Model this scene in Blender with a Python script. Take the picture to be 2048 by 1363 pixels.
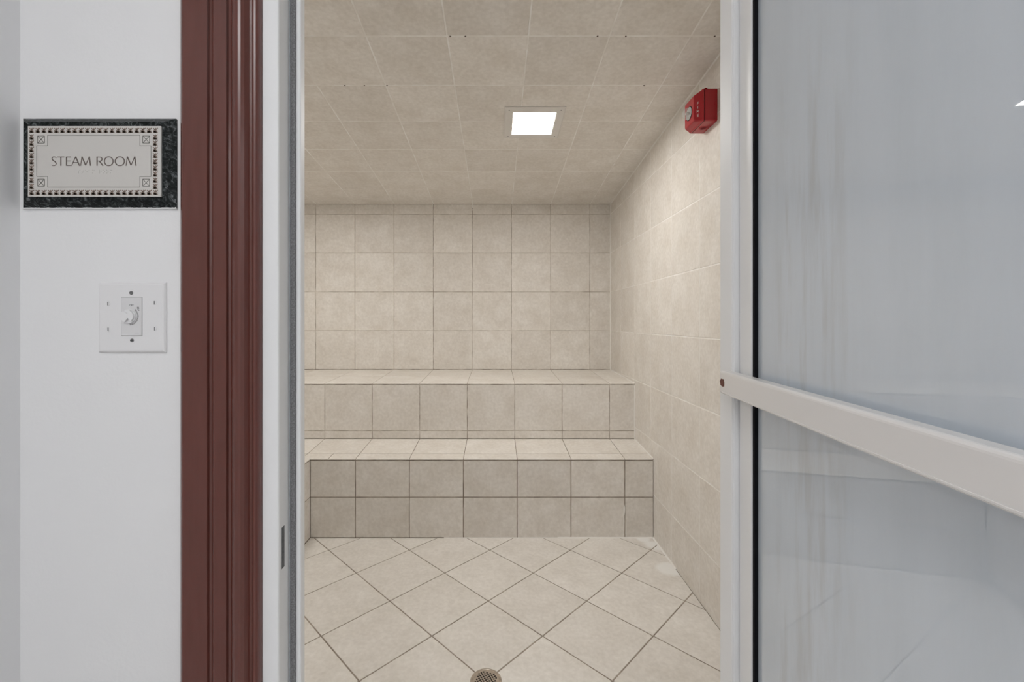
import bpy, bmesh, math, random
from mathutils import Vector, Matrix

random.seed(7)
S = bpy.context.scene
COL = S.collection
for o in list(bpy.data.objects):
    bpy.data.objects.remove(o)

# ------------------------------------------------------------------ camera, world, exposure
CZ = 1.2343                                     # eye height above the steam-room floor
FPX = 883.0                                     # focal length in pixels of a 2048 wide frame
cam_d = bpy.data.cameras.new('camera')
cam = bpy.data.objects.new('camera', cam_d)
COL.objects.link(cam)
cam.location = (0, 0, CZ)
cam.rotation_euler = (math.pi / 2, 0, 0)
cam_d.sensor_fit = 'HORIZONTAL'
cam_d.sensor_width = 36
cam_d.lens = FPX * 36 / 2048
cam_d.shift_x = (1024 - 993) / 2048
cam_d.shift_y = -(681.5 - 643) / 2048
cam_d.clip_start = 0.01
S.camera = cam

world = bpy.data.worlds.new('world')
S.world = world
world.use_nodes = True
world.node_tree.nodes['Background'].inputs[0].default_value = (0.05, 0.05, 0.055, 1)
world.node_tree.nodes['Background'].inputs[1].default_value = 1.0

S.view_settings.view_transform = 'Standard'
S.view_settings.look = 'None'
S.view_settings.gamma = 1
S.view_settings.use_curve_mapping = False
S.view_settings.exposure = 0.0

STEAM_LAMP = 66.0          # radiance of the two steam-room lamps
HALL_LAMP = 8.8            # radiance of the hallway lamps

# ------------------------------------------------------------------ dimensions (metres)
T = 0.308                  # tile pitch
RX = 0.8967                # tile face of the right wall
LX = -2.015                # tile face of the left wall
D1, D2, D3 = 2.523, 2.863, 3.473   # lower riser, upper riser, back wall
FRONT_IN = 0.95            # inner face of the front wall
HALL_Y = 0.80              # hallway face of the front wall
GX = 0.118                 # one vertical joint line of back wall, benches and ceiling
SLOPE = 0.0872             # the ceiling falls towards the back
CEIL_BACK = CZ + 0.9243
def ceil_z(y): return CEIL_BACK + SLOPE * (D3 - y)
B1F, B1B = CZ - 0.7828, CZ - 0.7587    # lower bench top, front and back
B2F, B2B = CZ - 0.3988, CZ - 0.3776    # upper bench top
L1, L2 = -1.066, -1.405                # risers of the bench arms along the left wall
ROW = 0.3055
ROW0 = CZ - 0.0708
REC = 0.0018               # how far the grout lies behind the tile face

# ------------------------------------------------------------------ materials
def new_mat(name):
    m = bpy.data.materials.new(name); m.use_nodes = True
    nt = m.node_tree
    b = nt.nodes['Principled BSDF']
    return m, nt, b
def N(nt, t, **kw):
    n = nt.nodes.new(t)
    for k, v in kw.items():
        setattr(n, k, v)
    return n
def ramp(nt, stops):
    r = N(nt, 'ShaderNodeValToRGB')
    e = r.color_ramp.elements
    e[0].position, e[0].color = stops[0][0], (*stops[0][1], 1)
    e[1].position, e[1].color = stops[-1][0], (*stops[-1][1], 1)
    for p, c in stops[1:-1]:
        x = e.new(p); x.color = (*c, 1)
    return r
def mixc(nt, fac, a, b, mode='MIX'):
    m = N(nt, 'ShaderNodeMix', data_type='RGBA', blend_type=mode)
    for sock, v in ((m.inputs[0], fac), (m.inputs[6], a), (m.inputs[7], b)):
        if isinstance(v, (int, float)): sock.default_value = v
        elif isinstance(v, tuple): sock.default_value = (*v, 1)
        else: nt.links.new(v, sock)
    return m.outputs[2]
def math_n(nt, op, a, b=None):
    m = N(nt, 'ShaderNodeMath', operation=op)
    for i, v in enumerate((a, b)):
        if v is None: continue
        if isinstance(v, (int, float)): m.inputs[i].default_value = v
        else: nt.links.new(v, m.inputs[i])
    return m.outputs[0]

def simple(name, col, rough=0.5, metal=0.0, spec=0.5, noise=0.0, nscale=30, bump=0.0, bscale=200, coat=0.0):
    m, nt, b = new_mat(name)
    b.inputs['Base Color'].default_value = (*col, 1)
    b.inputs['Roughness'].default_value = rough
    b.inputs['Metallic'].default_value = metal
    b.inputs['Specular IOR Level'].default_value = spec
    b.inputs['Coat Weight'].default_value = coat
    tc = N(nt, 'ShaderNodeNewGeometry')
    if noise:
        n = N(nt, 'ShaderNodeTexNoise'); n.inputs['Scale'].default_value = nscale; n.inputs['Detail'].default_value = 5
        nt.links.new(tc.outputs['Position'], n.inputs['Vector'])
        r = ramp(nt, [(0.3, tuple(c * (1 - noise) for c in col)), (0.7, tuple(min(1, c * (1 + noise)) for c in col))])
        nt.links.new(n.outputs['Fac'], r.inputs[0]); nt.links.new(r.outputs[0], b.inputs['Base Color'])
    if bump:
        n = N(nt, 'ShaderNodeTexNoise'); n.inputs['Scale'].default_value = bscale; n.inputs['Detail'].default_value = 3
        nt.links.new(tc.outputs['Position'], n.inputs['Vector'])
        bp = N(nt, 'ShaderNodeBump'); bp.inputs['Strength'].default_value = bump; bp.inputs['Distance'].default_value = 0.002
        nt.links.new(n.outputs['Fac'], bp.inputs['Height']); nt.links.new(bp.outputs['Normal'], b.inputs['Normal'])
    return m

def tile_material(name, lo, hi, deposit=None):
    m, nt, b = new_mat(name)
    g = N(nt, 'ShaderNodeNewGeometry'); oi = N(nt, 'ShaderNodeObjectInfo')
    sh = N(nt, 'ShaderNodeVectorMath', operation='ADD')
    off = math_n(nt, 'MULTIPLY', oi.outputs['Random'], 37.0)
    cx = N(nt, 'ShaderNodeCombineXYZ')
    nt.links.new(off, cx.inputs[0]); nt.links.new(off, cx.inputs[2])
    nt.links.new(g.outputs['Position'], sh.inputs[0]); nt.links.new(cx.outputs[0], sh.inputs[1])
    n1 = N(nt, 'ShaderNodeTexNoise'); n1.inputs['Scale'].default_value = 7.5; n1.inputs['Detail'].default_value = 6; n1.inputs['Roughness'].default_value = 0.55
    nt.links.new(sh.outputs[0], n1.inputs['Vector'])
    mid = tuple((a + c) / 2 for a, c in zip(lo, hi))
    r1 = ramp(nt, [(0.28, lo), (0.5, mid), (0.72, hi)])
    nt.links.new(n1.outputs['Fac'], r1.inputs[0])
    n2 = N(nt, 'ShaderNodeTexNoise'); n2.inputs['Scale'].default_value = 60; n2.inputs['Detail'].default_value = 4
    nt.links.new(sh.outputs[0], n2.inputs['Vector'])
    r2 = ramp(nt, [(0.3, (0.94, 0.935, 0.925)), (0.7, (1.04, 1.04, 1.04))])
    nt.links.new(n2.outputs['Fac'], r2.inputs[0])
    c = mixc(nt, 1.0, r1.outputs[0], r2.outputs[0], 'MULTIPLY')
    # every tile a little lighter or darker than the next
    r3 = ramp(nt, [(0.0, (0.96, 0.955, 0.95)), (1.0, (1.03, 1.03, 1.03))])
    nt.links.new(oi.outputs['Random'], r3.inputs[0])
    c = mixc(nt, 1.0, c, r3.outputs[0], 'MULTIPLY')
    if deposit:
        # chalky lime spots left by standing water
        nz = N(nt, 'ShaderNodeTexNoise'); nz.inputs['Scale'].default_value = 11; nz.inputs['Detail'].default_value = 5
        nt.links.new(g.outputs['Position'], nz.inputs['Vector'])
        tot = None
        for (p, rad) in deposit:
            vd = N(nt, 'ShaderNodeVectorMath', operation='DISTANCE'); vd.inputs[1].default_value = p
            nt.links.new(g.outputs['Position'], vd.inputs[0])
            q = math_n(nt, 'DIVIDE', vd.outputs['Value'], rad)
            q = math_n(nt, 'SUBTRACT', 1.55, q)
            q = math_n(nt, 'SUBTRACT', q, nz.outputs['Fac'])
            mr = N(nt, 'ShaderNodeMapRange'); mr.inputs[1].default_value = 0.15; mr.inputs[2].default_value = 0.5
            nt.links.new(q, mr.inputs[0])
            tot = mr.outputs[0] if tot is None else math_n(nt, 'MAXIMUM', tot, mr.outputs[0])
        tot = math_n(nt, 'MULTIPLY', tot, 0.9)
        c = mixc(nt, tot, c, (0.93, 0.92, 0.89))
    nt.links.new(c, b.inputs['Base Color'])
    b.inputs['Roughness'].default_value = 0.42
    b.inputs['Specular IOR Level'].default_value = 0.35
    bp = N(nt, 'ShaderNodeBump'); bp.inputs['Strength'].default_value = 0.12; bp.inputs['Distance'].default_value = 0.002
    nt.links.new(n1.outputs['Fac'], bp.inputs['Height']); nt.links.new(bp.outputs['Normal'], b.inputs['Normal'])
    return m

def grout_material(name, lo, hi, scale=14):
    m, nt, b = new_mat(name)
    g = N(nt, 'ShaderNodeNewGeometry')
    n = N(nt, 'ShaderNodeTexNoise'); n.inputs['Scale'].default_value = scale; n.inputs['Detail'].default_value = 5
    nt.links.new(g.outputs['Position'], n.inputs['Vector'])
    r = ramp(nt, [(0.38, lo), (0.62, hi)])
    nt.links.new(n.outputs['Fac'], r.inputs[0]); nt.links.new(r.outputs[0], b.inputs['Base Color'])
    b.inputs['Roughness'].default_value = 0.9
    return m

M = {}
TLO, THI = (0.755, 0.708, 0.645), (0.862, 0.828, 0.782)
M['tile'] = tile_material('beige_ceramic', TLO, THI)
M['floor_tile'] = tile_material('beige_ceramic_floor', (0.75, 0.712, 0.658), (0.845, 0.812, 0.766),
                                deposit=[((0.87, 2.44, 0), 0.07), ((0.86, 2.20, 0), 0.075), ((0.84, 2.51, 0), 0.05)])
M['grout_light'] = grout_material('grout_pale', (0.86, 0.82, 0.765), (0.96, 0.94, 0.905))
M['grout_mid'] = grout_material('grout_tan', (0.34, 0.285, 0.23), (0.68, 0.62, 0.55))
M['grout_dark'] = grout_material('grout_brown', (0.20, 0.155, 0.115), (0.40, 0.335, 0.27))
M['grout_floor'] = grout_material('grout_floor', (0.27, 0.225, 0.18), (0.40, 0.345, 0.285))
M['paint'] = simple('white_wall_paint', (0.83, 0.83, 0.835), 0.55, bump=0.15, bscale=120)
M['hall_ceiling'] = simple('white_ceiling_paint', (0.82, 0.82, 0.82), 0.8, bump=0.1)
M['hall_floor'] = simple('pale_hall_floor', (0.68, 0.66, 0.64), 0.35, noise=0.12, nscale=12)
M['alu'] = simple('white_coated_aluminium', (0.86, 0.865, 0.87), 0.48, bump=0.03, bscale=90)
M['bar'] = simple('glossy_white_enamel', (0.80, 0.785, 0.775), 0.22, coat=0.3)
M['black'] = simple('black_rubber', (0.006, 0.006, 0.009), 0.6, spec=0.1)
M['strip'] = simple('grey_weather_strip', (0.20, 0.20, 0.205), 0.85, noise=0.35, nscale=400)
M['strip_light'] = simple('pale_strip_edge', (0.48, 0.49, 0.52), 0.5)
M['slot'] = simple('dark_slot', (0.12, 0.125, 0.13), 0.6, noise=0.25, nscale=200)
M['white_plastic'] = simple('white_plastic', (0.80, 0.795, 0.80), 0.35)
M['grey_plastic'] = simple('pale_grey_plastic', (0.72, 0.715, 0.72), 0.3)
M['ink'] = simple('grey_ink', (0.10, 0.10, 0.10), 0.6)
M['screw'] = simple('screw_metal', (0.24, 0.24, 0.24), 0.35, metal=0.7)
M['rust'] = simple('rust', (0.13, 0.045, 0.03), 0.85, noise=0.5, nscale=500)
M['red'] = simple('red_enamel', (0.42, 0.012, 0.022), 0.22)
M['red_dark'] = simple('dark_red_enamel', (0.20, 0.006, 0.012), 0.65, spec=0.2)
M['white_ink'] = simple('white_print', (0.80, 0.74, 0.72), 0.5)
M['drain'] = simple('worn_nickel', (0.52, 0.45, 0.38), 0.33, metal=0.75, noise=0.22, nscale=70)
M['hole'] = simple('drain_hole', (0.012, 0.008, 0.006), 0.8)
M['lamp_frame'] = simple('lamp_frame_enamel', (0.78, 0.75, 0.71), 0.4)
M['brown_ink'] = simple('brown_ink', (0.25, 0.19, 0.155), 0.6, noise=0.35, nscale=260)
M['text_ink'] = simple('taupe_ink', (0.155, 0.125, 0.112), 0.5)
M['line_ink'] = simple('olive_line_ink', (0.22, 0.215, 0.195), 0.6)
M['plate'] = simple('sign_plate_enamel', (0.61, 0.59, 0.56), 0.4)
M['reflector'] = simple('strobe_reflector', (0.82, 0.82, 0.82), 0.2, metal=0.2)

def casing_material():
    m, nt, b = new_mat('mahogany_gloss_paint')
    g = N(nt, 'ShaderNodeNewGeometry')
    mp = N(nt, 'ShaderNodeMapping'); mp.inputs['Scale'].default_value = (25, 25, 3)
    nt.links.new(g.outputs['Position'], mp.inputs['Vector'])
    n = N(nt, 'ShaderNodeTexNoise'); n.inputs['Scale'].default_value = 3; n.inputs['Detail'].default_value = 6
    nt.links.new(mp.outputs[0], n.inputs['Vector'])
    r = ramp(nt, [(0.3, (0.118, 0.036, 0.027)), (0.7, (0.134, 0.042, 0.032))])
    nt.links.new(n.outputs['Fac'], r.inputs[0]); nt.links.new(r.outputs[0], b.inputs['Base Color'])
    b.inputs['Roughness'].default_value = 0.18
    b.inputs['Specular IOR Level'].default_value = 0.55
    bp = N(nt, 'ShaderNodeBump'); bp.inputs['Strength'].default_value = 0.05; bp.inputs['Distance'].default_value = 0.001
    nt.links.new(n.outputs['Fac'], bp.inputs['Height']); nt.links.new(bp.outputs['Normal'], b.inputs['Normal'])
    return m
M['casing'] = casing_material()

def marble_material():
    m, nt, b = new_mat('dark_green_marble')
    g = N(nt, 'ShaderNodeNewGeometry')
    n = N(nt, 'ShaderNodeTexNoise'); n.inputs['Scale'].default_value = 95; n.inputs['Detail'].default_value = 9; n.inputs['Roughness'].default_value = 0.72; n.inputs['Distortion'].default_value = 1.1
    nt.links.new(g.outputs['Position'], n.inputs['Vector'])
    r = ramp(nt, [(0.40, (0.002, 0.003, 0.003)), (0.50, (0.012, 0.015, 0.015)), (0.58, (0.065, 0.073, 0.074)), (0.70, (0.26, 0.27, 0.28))])
    nt.links.new(n.outputs['Fac'], r.inputs[0]); nt.links.new(r.outputs[0], b.inputs['Base Color'])
    b.inputs['Roughness'].default_value = 0.4
    b.inputs['Specular IOR Level'].default_value = 0.15
    return m
M['marble'] = marble_material()

def glass_film_material():
    # glass with an obscuring film: milky body, glossy skin, lime runs left by steam
    m, nt, b = new_mat('obscured_door_glass')
    tc = N(nt, 'ShaderNodeTexCoord')
    mp = N(nt, 'ShaderNodeMapping'); mp.inputs['Scale'].default_value = (9, 9, 1.3)
    nt.links.new(tc.outputs['Object'], mp.inputs['Vector'])
    n = N(nt, 'ShaderNodeTexNoise'); n.inputs['Scale'].default_value = 1.6; n.inputs['Detail'].default_value = 7; n.inputs['Roughness'].default_value = 0.65
    nt.links.new(mp.outputs[0], n.inputs['Vector'])
    r = ramp(nt, [(0.30, (0.72, 0.79, 0.855)), (0.55, (0.775, 0.845, 0.915)), (0.75, (0.79, 0.86, 0.935))])
    nt.links.new(n.outputs['Fac'], r.inputs[0])
    # brownish runs of dried condensate near the hinge side
    sp = N(nt, 'ShaderNodeSeparateXYZ'); nt.links.new(tc.outputs['Object'], sp.inputs[0])
    def mr(sock, a, b_):
        q = N(nt, 'ShaderNodeMapRange', interpolation_type='SMOOTHSTEP'); q.inputs[1].default_value = a; q.inputs[2].default_value = b_
        nt.links.new(sock, q.inputs[0]); return q.outputs[0]
    mp2 = N(nt, 'ShaderNodeMapping'); mp2.inputs['Scale'].default_value = (48, 48, 5.5)
    nt.links.new(tc.outputs['Object'], mp2.inputs['Vector'])
    n2 = N(nt, 'ShaderNodeTexNoise'); n2.inputs['Scale'].default_value = 1.0; n2.inputs['Detail'].default_value = 5; n2.inputs['Roughness'].default_value = 0.6
    nt.links.new(mp2.outputs[0], n2.inputs['Vector'])
    k = mr(n2.outputs['Fac'], 0.40, 0.72)
    k = math_n(nt, 'MULTIPLY', k, mr(sp.outputs[0], 0.09, 0.15))
    k = math_n(nt, 'MULTIPLY', k, mr(sp.outputs[0], 0.33, 0.22))
    k = math_n(nt, 'MULTIPLY', k, mr(sp.outputs[2], 1.72, 1.40))
    k = math_n(nt, 'MULTIPLY', k, 0.42)
    cc = mixc(nt, k, r.outputs[0], (0.50, 0.49, 0.46))
    nt.links.new(cc, b.inputs['Base Color'])
    b.inputs['Roughness'].default_value = 0.012
    b.inputs['IOR'].default_value = 2.5
    tr = N(nt, 'ShaderNodeBsdfTranslucent'); tr.inputs[0].default_value = (0.7, 0.73, 0.79, 1)
    tp = N(nt, 'ShaderNodeBsdfTransparent'); tp.inputs[0].default_value = (0.93, 0.96, 0.97, 1)
    mx = N(nt, 'ShaderNodeMixShader'); mx.inputs[0].default_value = 0.22
    nt.links.new(b.outputs[0], mx.inputs[1]); nt.links.new(tr.outputs[0], mx.inputs[2])
    mx2 = N(nt, 'ShaderNodeMixShader'); mx2.inputs[0].default_value = 0.04
    nt.links.new(mx.outputs[0], mx2.inputs[1]); nt.links.new(tp.outputs[0], mx2.inputs[2])
    out = nt.nodes['Material Output']
    nt.links.new(mx2.outputs[0], out.inputs['Surface'])
    return m
M['glass'] = glass_film_material()

def clear_material():
    m, nt, b = new_mat('clear_lens')
    b.inputs['Base Color'].default_value = (0.85, 0.87, 0.86, 1)
    b.inputs['Roughness'].default_value = 0.06
    tp = N(nt, 'ShaderNodeBsdfTransparent'); tp.inputs[0].default_value = (0.95, 0.96, 0.955, 1)
    mx = N(nt, 'ShaderNodeMixShader'); mx.inputs[0].default_value = 0.8
    nt.links.new(b.outputs[0], mx.inputs[1]); nt.links.new(tp.outputs[0], mx.inputs[2])
    nt.links.new(mx.outputs[0], nt.nodes['Material Output'].inputs['Surface'])
    return m
M['lens'] = clear_material()

def emit_material(name, col, power):
    m = bpy.data.materials.new(name); m.use_nodes = True
    nt = m.node_tree; nt.nodes.clear()
    e = N(nt, 'ShaderNodeEmission'); e.inputs[0].default_value = (*col, 1); e.inputs[1].default_value = power
    o = N(nt, 'ShaderNodeOutputMaterial'); nt.links.new(e.outputs[0], o.inputs[0])
    return m
M['steam_lamp'] = emit_material('lit_diffuser', (1.0, 0.975, 0.935), STEAM_LAMP)
M['hall_lamp'] = emit_material('lit_hall_diffuser', (0.985, 0.99, 1.0), HALL_LAMP)

# ------------------------------------------------------------------ object helpers
def link_mesh(name, me, mat=None, parent=None, loc=None):
    o = bpy.data.objects.new(name, me); COL.objects.link(o)
    if mat is not None and not me.materials:
        me.materials.append(mat)
    if parent is not None: o.parent = parent
    if loc is not None: o.location = loc
    return o
def from_data(name, verts, faces, mat, parent=None, smooth=False):
    me = bpy.data.meshes.new(name)
    me.from_pydata([tuple(v) for v in verts], [], faces)
    me.update()
    bm = bmesh.new(); bm.from_mesh(me); bmesh.ops.recalc_face_normals(bm, faces=bm.faces); bm.to_mesh(me); bm.free()
    if smooth:
        for p in me.polygons: p.use_smooth = True
    return link_mesh(name, me, mat, parent)
def from_bm(name, bm, mat, parent=None, smooth=False, recalc=True):
    if recalc: bmesh.ops.recalc_face_normals(bm, faces=bm.faces)
    me = bpy.data.meshes.new(name); bm.to_mesh(me); bm.free()
    if smooth:
        for p in me.polygons: p.use_smooth = True
    return link_mesh(name, me, mat, parent)
def add_box(bm, a, b, bevel=0.0, seg=2, mtx=None):
    vs = []
    for z in (a[2], b[2]):
        for y in (a[1], b[1]):
            for x in (a[0], b[0]):
                vs.append(bm.verts.new((x, y, z)))
    fs = [bm.faces.new([vs[i] for i in q]) for q in ((0, 2, 3, 1), (4, 5, 7, 6), (0, 1, 5, 4), (2, 6, 7, 3), (0, 4, 6, 2), (1, 3, 7, 5))]
    geo = vs
    if bevel:
        es = list({e for f in fs for e in f.edges})
        r = bmesh.ops.bevel(bm, geom=es, offset=bevel, segments=seg, affect='EDGES', profile=0.5)
        geo = list({v for f in r['faces'] for v in f.verts} | {v for v in vs if v.is_valid})
    if mtx is not None:
        bmesh.ops.transform(bm, matrix=mtx, verts=geo)
def box(name, a, b, mat, parent=None, bevel=0.0, seg=2, mtx=None):
    bm = bmesh.new(); add_box(bm, a, b, bevel, seg, mtx)
    return from_bm(name, bm, mat, parent)
def prism(name, poly, axis_fn, h0, h1, mat, parent=None):
    """extrude a 2D outline: axis_fn(a, b, h) -> xyz"""
    n = len(poly)
    vs = [axis_fn(a, b, h0) for a, b in poly] + [axis_fn(a, b, h1) for a, b in poly]
    fs = [list(range(n))[::-1], list(range(n, 2 * n))] + [[i, (i + 1) % n, n + (i + 1) % n, n + i] for i in range(n)]
    return from_data(name, vs, fs, mat, parent)
def empty(name, loc=(0, 0, 0)):
    o = bpy.data.objects.new(name, None); COL.objects.link(o); o.location = loc
    o.empty_display_size = 0.05
    return o
def tag(o, label, cat, group=None, kind=None):
    o['label'] = label; o['category'] = cat
    if group: o['group'] = group
    if kind: o['kind'] = kind
    return o
def keep_place(root, objs):
    for o in objs:
        o.parent = root
        o.location = Vector(o.location) - Vector(root.location)
def disc(bm, c, r, axis_u, axis_v, nrm, h, seg=24, r2=None):
    """short cylinder / cone frustum from c along nrm"""
    c = Vector(c); u = Vector(axis_u); v = Vector(axis_v); n = Vector(nrm)
    r2 = r if r2 is None else r2
    a = [bm.verts.new(c + (u * math.cos(t) + v * math.sin(t)) * r) for t in [2 * math.pi * i / seg for i in range(seg)]]
    b = [bm.verts.new(c + n * h + (u * math.cos(t) + v * math.sin(t)) * r2) for t in [2 * math.pi * i / seg for i in range(seg)]]
    bm.faces.new(a[::-1]); bm.faces.new(b)
    for i in range(seg):
        bm.faces.new((a[i], a[(i + 1) % seg], b[(i + 1) % seg], b[i]))

# ------------------------------------------------------------------ tiling
def clip_poly(poly, reg):
    out = list(poly)
    n = len(reg)
    for i in range(n):
        ax, ay = reg[i]; bx, by = reg[(i + 1) % n]
        def side(p): return (bx - ax) * (p[1] - ay) - (by - ay) * (p[0] - ax)
        src, out = out, []
        for k in range(len(src)):
            p, q = src[k], src[(k + 1) % len(src)]
            sp, sq = side(p), side(q)
            if sp >= 0: out.append(p)
            if (sp > 0 and sq < 0) or (sp < 0 and sq > 0):
                t = sp / (sp - sq)
                out.append((p[0] + (q[0] - p[0]) * t, p[1] + (q[1] - p[1]) * t))
        if len(out) < 3: return []
    clean = []
    for p in out:
        if not clean or math.hypot(p[0] - clean[-1][0], p[1] - clean[-1][1]) > 1e-5: clean.append(p)
    if len(clean) > 1 and math.hypot(clean[0][0] - clean[-1][0], clean[0][1] - clean[-1][1]) < 1e-5: clean.pop()
    return clean if len(clean) >= 3 else []
def area(p): return 0.5 * sum(p[i][0] * p[(i + 1) % len(p)][1] - p[(i + 1) % len(p)][0] * p[i][1] for i in range(len(p)))
def ccw(p): return p if area(p) > 0 else p[::-1]
def inset(p, d):
    n = len(p); L = []
    for i in range(n):
        ax, ay = p[i]; bx, by = p[(i + 1) % n]
        l = math.hypot(bx - ax, by - ay); nx, ny = -(by - ay) / l, (bx - ax) / l
        L.append((nx, ny, nx * (ax + nx * d) + ny * (ay + ny * d)))
    out = []
    for i in range(n):
        a, b = L[i - 1], L[i]
        det = a[0] * b[1] - a[1] * b[0]
        if abs(det) < 1e-7: out.append((p[i][0] + b[0] * d, p[i][1] + b[1] * d)); continue
        out.append(((a[2] * b[1] - a[1] * b[2]) / det, (a[0] * b[2] - a[2] * b[0]) / det))
    return out
CACHE = {}
def tile_mesh(poly, mat, bev=0.0013, sunk=0.006):
    key = (mat.name,) + tuple((round(a, 4), round(b, 4)) for a, b in poly)
    if key in CACHE: return CACHE[key]
    n = len(poly); top = inset(poly, bev)
    vs = [(a, b, -sunk) for a, b in poly] + [(a, b, -bev * 0.7) for a, b in poly] + [(a, b, 0) for a, b in top]
    fs = [list(range(2 * n, 3 * n))]
    for r in (0, n):
        fs += [[r + i, r + (i + 1) % n, r + n + (i + 1) % n, r + n + i] for i in range(n)]
    me = bpy.data.meshes.new('tile'); me.from_pydata(vs, [], fs); me.update(); me.materials.append(mat)
    CACHE[key] = me
    return me
def lay_tiles(parent, O, u, v, region, cells, grout, mat, min_area=2e-4, jitter=0.0002):
    O, u, v = Vector(O), Vector(u).normalized(), Vector(v).normalized(); n = u.cross(v)
    R = Matrix((u, v, n)).transposed().to_4x4()
    reg = inset(ccw(region), grout * 0.45)
    for c in cells:
        p = clip_poly(inset(ccw(c), grout / 2), reg)
        if not p or area(p) < min_area: continue
        if len(p) == 4:
            xs = [q[0] for q in p]; ys = [q[1] for q in p]
            if min(max(xs) - min(xs), max(ys) - min(ys)) < 0.006: continue
        cx = sum(q[0] for q in p) / len(p); cy = sum(q[1] for q in p) / len(p)
        me = tile_mesh([(a - cx, b - cy) for a, b in p], mat)
        o = bpy.data.objects.new('tile', me); COL.objects.link(o); o.parent = parent
        o.matrix_local = Matrix.Translation(O + u * cx + v * cy + n * random.uniform(-jitter, jitter) - Vector(parent.location)) @ R
def grid(us, vs):
    return [[(us[i], vs[j]), (us[i + 1], vs[j]), (us[i + 1], vs[j + 1]), (us[i], vs[j + 1])] for i in range(len(us) - 1) for j in range(len(vs) - 1)]
def steps(x0, p, lo, hi):
    k0 = math.floor((lo - x0) / p); k1 = math.ceil((hi - x0) / p)
    return [x0 + p * k for k in range(k0, k1 + 1)]

# ------------------------------------------------------------------ the steam room shell
WT = 0.10
# floor
fl = box('floor', (LX - WT, FRONT_IN - 0.02, -WT), (RX + WT, D3 + WT, -REC), M['grout_floor'])
tag(fl, 'beige floor tiles laid diagonally in the steam room', 'floor', kind='structure')
dg = T * math.sqrt(2)
FV = (-0.0365, 1.954)                     # one crossing of the joints
cells = []
for i in range(-14, 14):
    for j in range(-14, 14):
        if (i + j) % 2: continue
        cx, cy = FV[0] + i * dg / 2, FV[1] + dg / 2 + j * dg / 2
        cells.append([(cx, cy - dg / 2), (cx + dg / 2, cy), (cx, cy + dg / 2), (cx - dg / 2, cy)])
lay_tiles(fl, (0, 0, 0), (1, 0, 0), (0, 1, 0), [(L1, FRONT_IN), (RX, FRONT_IN), (RX, D1), (L1, D1)], cells, 0.0052, M['floor_tile'])

# back wall
wb = box('wall_back', (LX - WT, D3 + REC, -WT), (RX + WT, D3 + WT, CEIL_BACK + 0.02), M['grout_mid'])
tag(wb, 'beige square-tiled back wall above the benches', 'wall', kind='structure')
xs = steps(GX, T, LX, RX)
zs = steps(ROW0, ROW, B2B - 0.02, CEIL_BACK + 0.02)
lay_tiles(wb, (0, D3, 0), (1, 0, 0), (0, 0, 1), [(LX, B2B), (RX, B2B), (RX, CEIL_BACK), (LX, CEIL_BACK)], grid(xs, zs), 0.0042, M['tile'])

# right wall (u runs towards the door)
def side_wall(name, sx, X, label):
    pts = [(FRONT_IN - 0.02, -WT), (D3 + WT, -WT), (D3 + WT, ceil_z(D3 + WT) + 0.02), (FRONT_IN - 0.02, ceil_z(FRONT_IN - 0.02) + 0.02)]
    w = prism(name, pts, lambda a, b, h: (h, a, b), X + sx * 0.0012, X + sx * WT, M['grout_light'])
    tag(w, label, 'wall', kind='structure')
    ys = steps(1.952, T, FRONT_IN, D3); zz = steps(ROW0, ROW, 0, ceil_z(FRONT_IN))
    if sx > 0:
        cc = [[(-a, b) for a, b in c] for c in grid(ys, zz)]
        reg = [(-D3, 0), (-FRONT_IN, 0), (-FRONT_IN, ceil_z(FRONT_IN)), (-D3, ceil_z(D3))]
        lay_tiles(w, (X, 0, 0), (0, -1, 0), (0, 0, 1), reg, cc, 0.0052, M['tile'])
    else:
        reg = [(FRONT_IN, B2B), (D3, B2B), (D3, ceil_z(D3)), (FRONT_IN, ceil_z(FRONT_IN))]
        lay_tiles(w, (X, 0, 0), (0, 1, 0), (0, 0, 1), reg, grid(ys, zz), 0.0046, M['tile'])
    return w
side_wall('wall_right', 1, RX, 'beige tiled side wall carrying the red fire alarm')
side_wall('wall_left', -1, LX, 'beige tiled side wall behind the bench arms')

# sloping ceiling
cs = math.cos(math.atan(SLOPE)); sn = math.sin(math.atan(SLOPE))
ya, yb = FRONT_IN - 0.02, D3 + WT
cv = [(x, y, ceil_z(y) + dz) for dz in (0.0008, WT) for (x, y) in ((LX - WT, ya), (RX + WT, ya), (RX + WT, yb), (LX - WT, yb))]
ce = from_data('ceiling', cv, [[0, 1, 2, 3], [4, 5, 6, 7], [0, 1, 5, 4], [1, 2, 6, 5], [2, 3, 7, 6], [3, 0, 4, 7]], M['grout_light'])
tag(ce, 'beige tiled steam room ceiling sloping down to the back', 'ceiling', kind='structure')
Lc = (D3 - FRONT_IN) / cs
lay_tiles(ce, (0, D3, CEIL_BACK), (1, 0, 0), (0, -cs, sn), [(LX, 0), (RX, 0), (RX, Lc), (LX, Lc)],
          grid(steps(GX + 0.003, T, LX, RX), [0.0005 + 0.301 * k for k in range(0, 10)]), 0.0056, M['tile'])

# front wall between hallway and steam room, with the door opening
OP_L, OP_R, OP_T = -0.43, 0.50, 2.07
HL, HR, HB, HH = -0.863, 1.65, -2.6, 2.62      # hallway: left wall, right wall, rear wall, ceiling
bm = bmesh.new()
TOPW = 2.75
add_box(bm, (LX - WT, HALL_Y, -WT), (OP_L, FRONT_IN, TOPW))
add_box(bm, (OP_R, HALL_Y, -WT), (HR + WT, FRONT_IN, TOPW))
add_box(bm, (OP_L, HALL_Y, OP_T), (OP_R, FRONT_IN, TOPW))
wf = from_bm('wall_front', bm, M['paint'])
tag(wf, 'white painted wall with the steam room doorway', 'wall', kind='structure')

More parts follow.
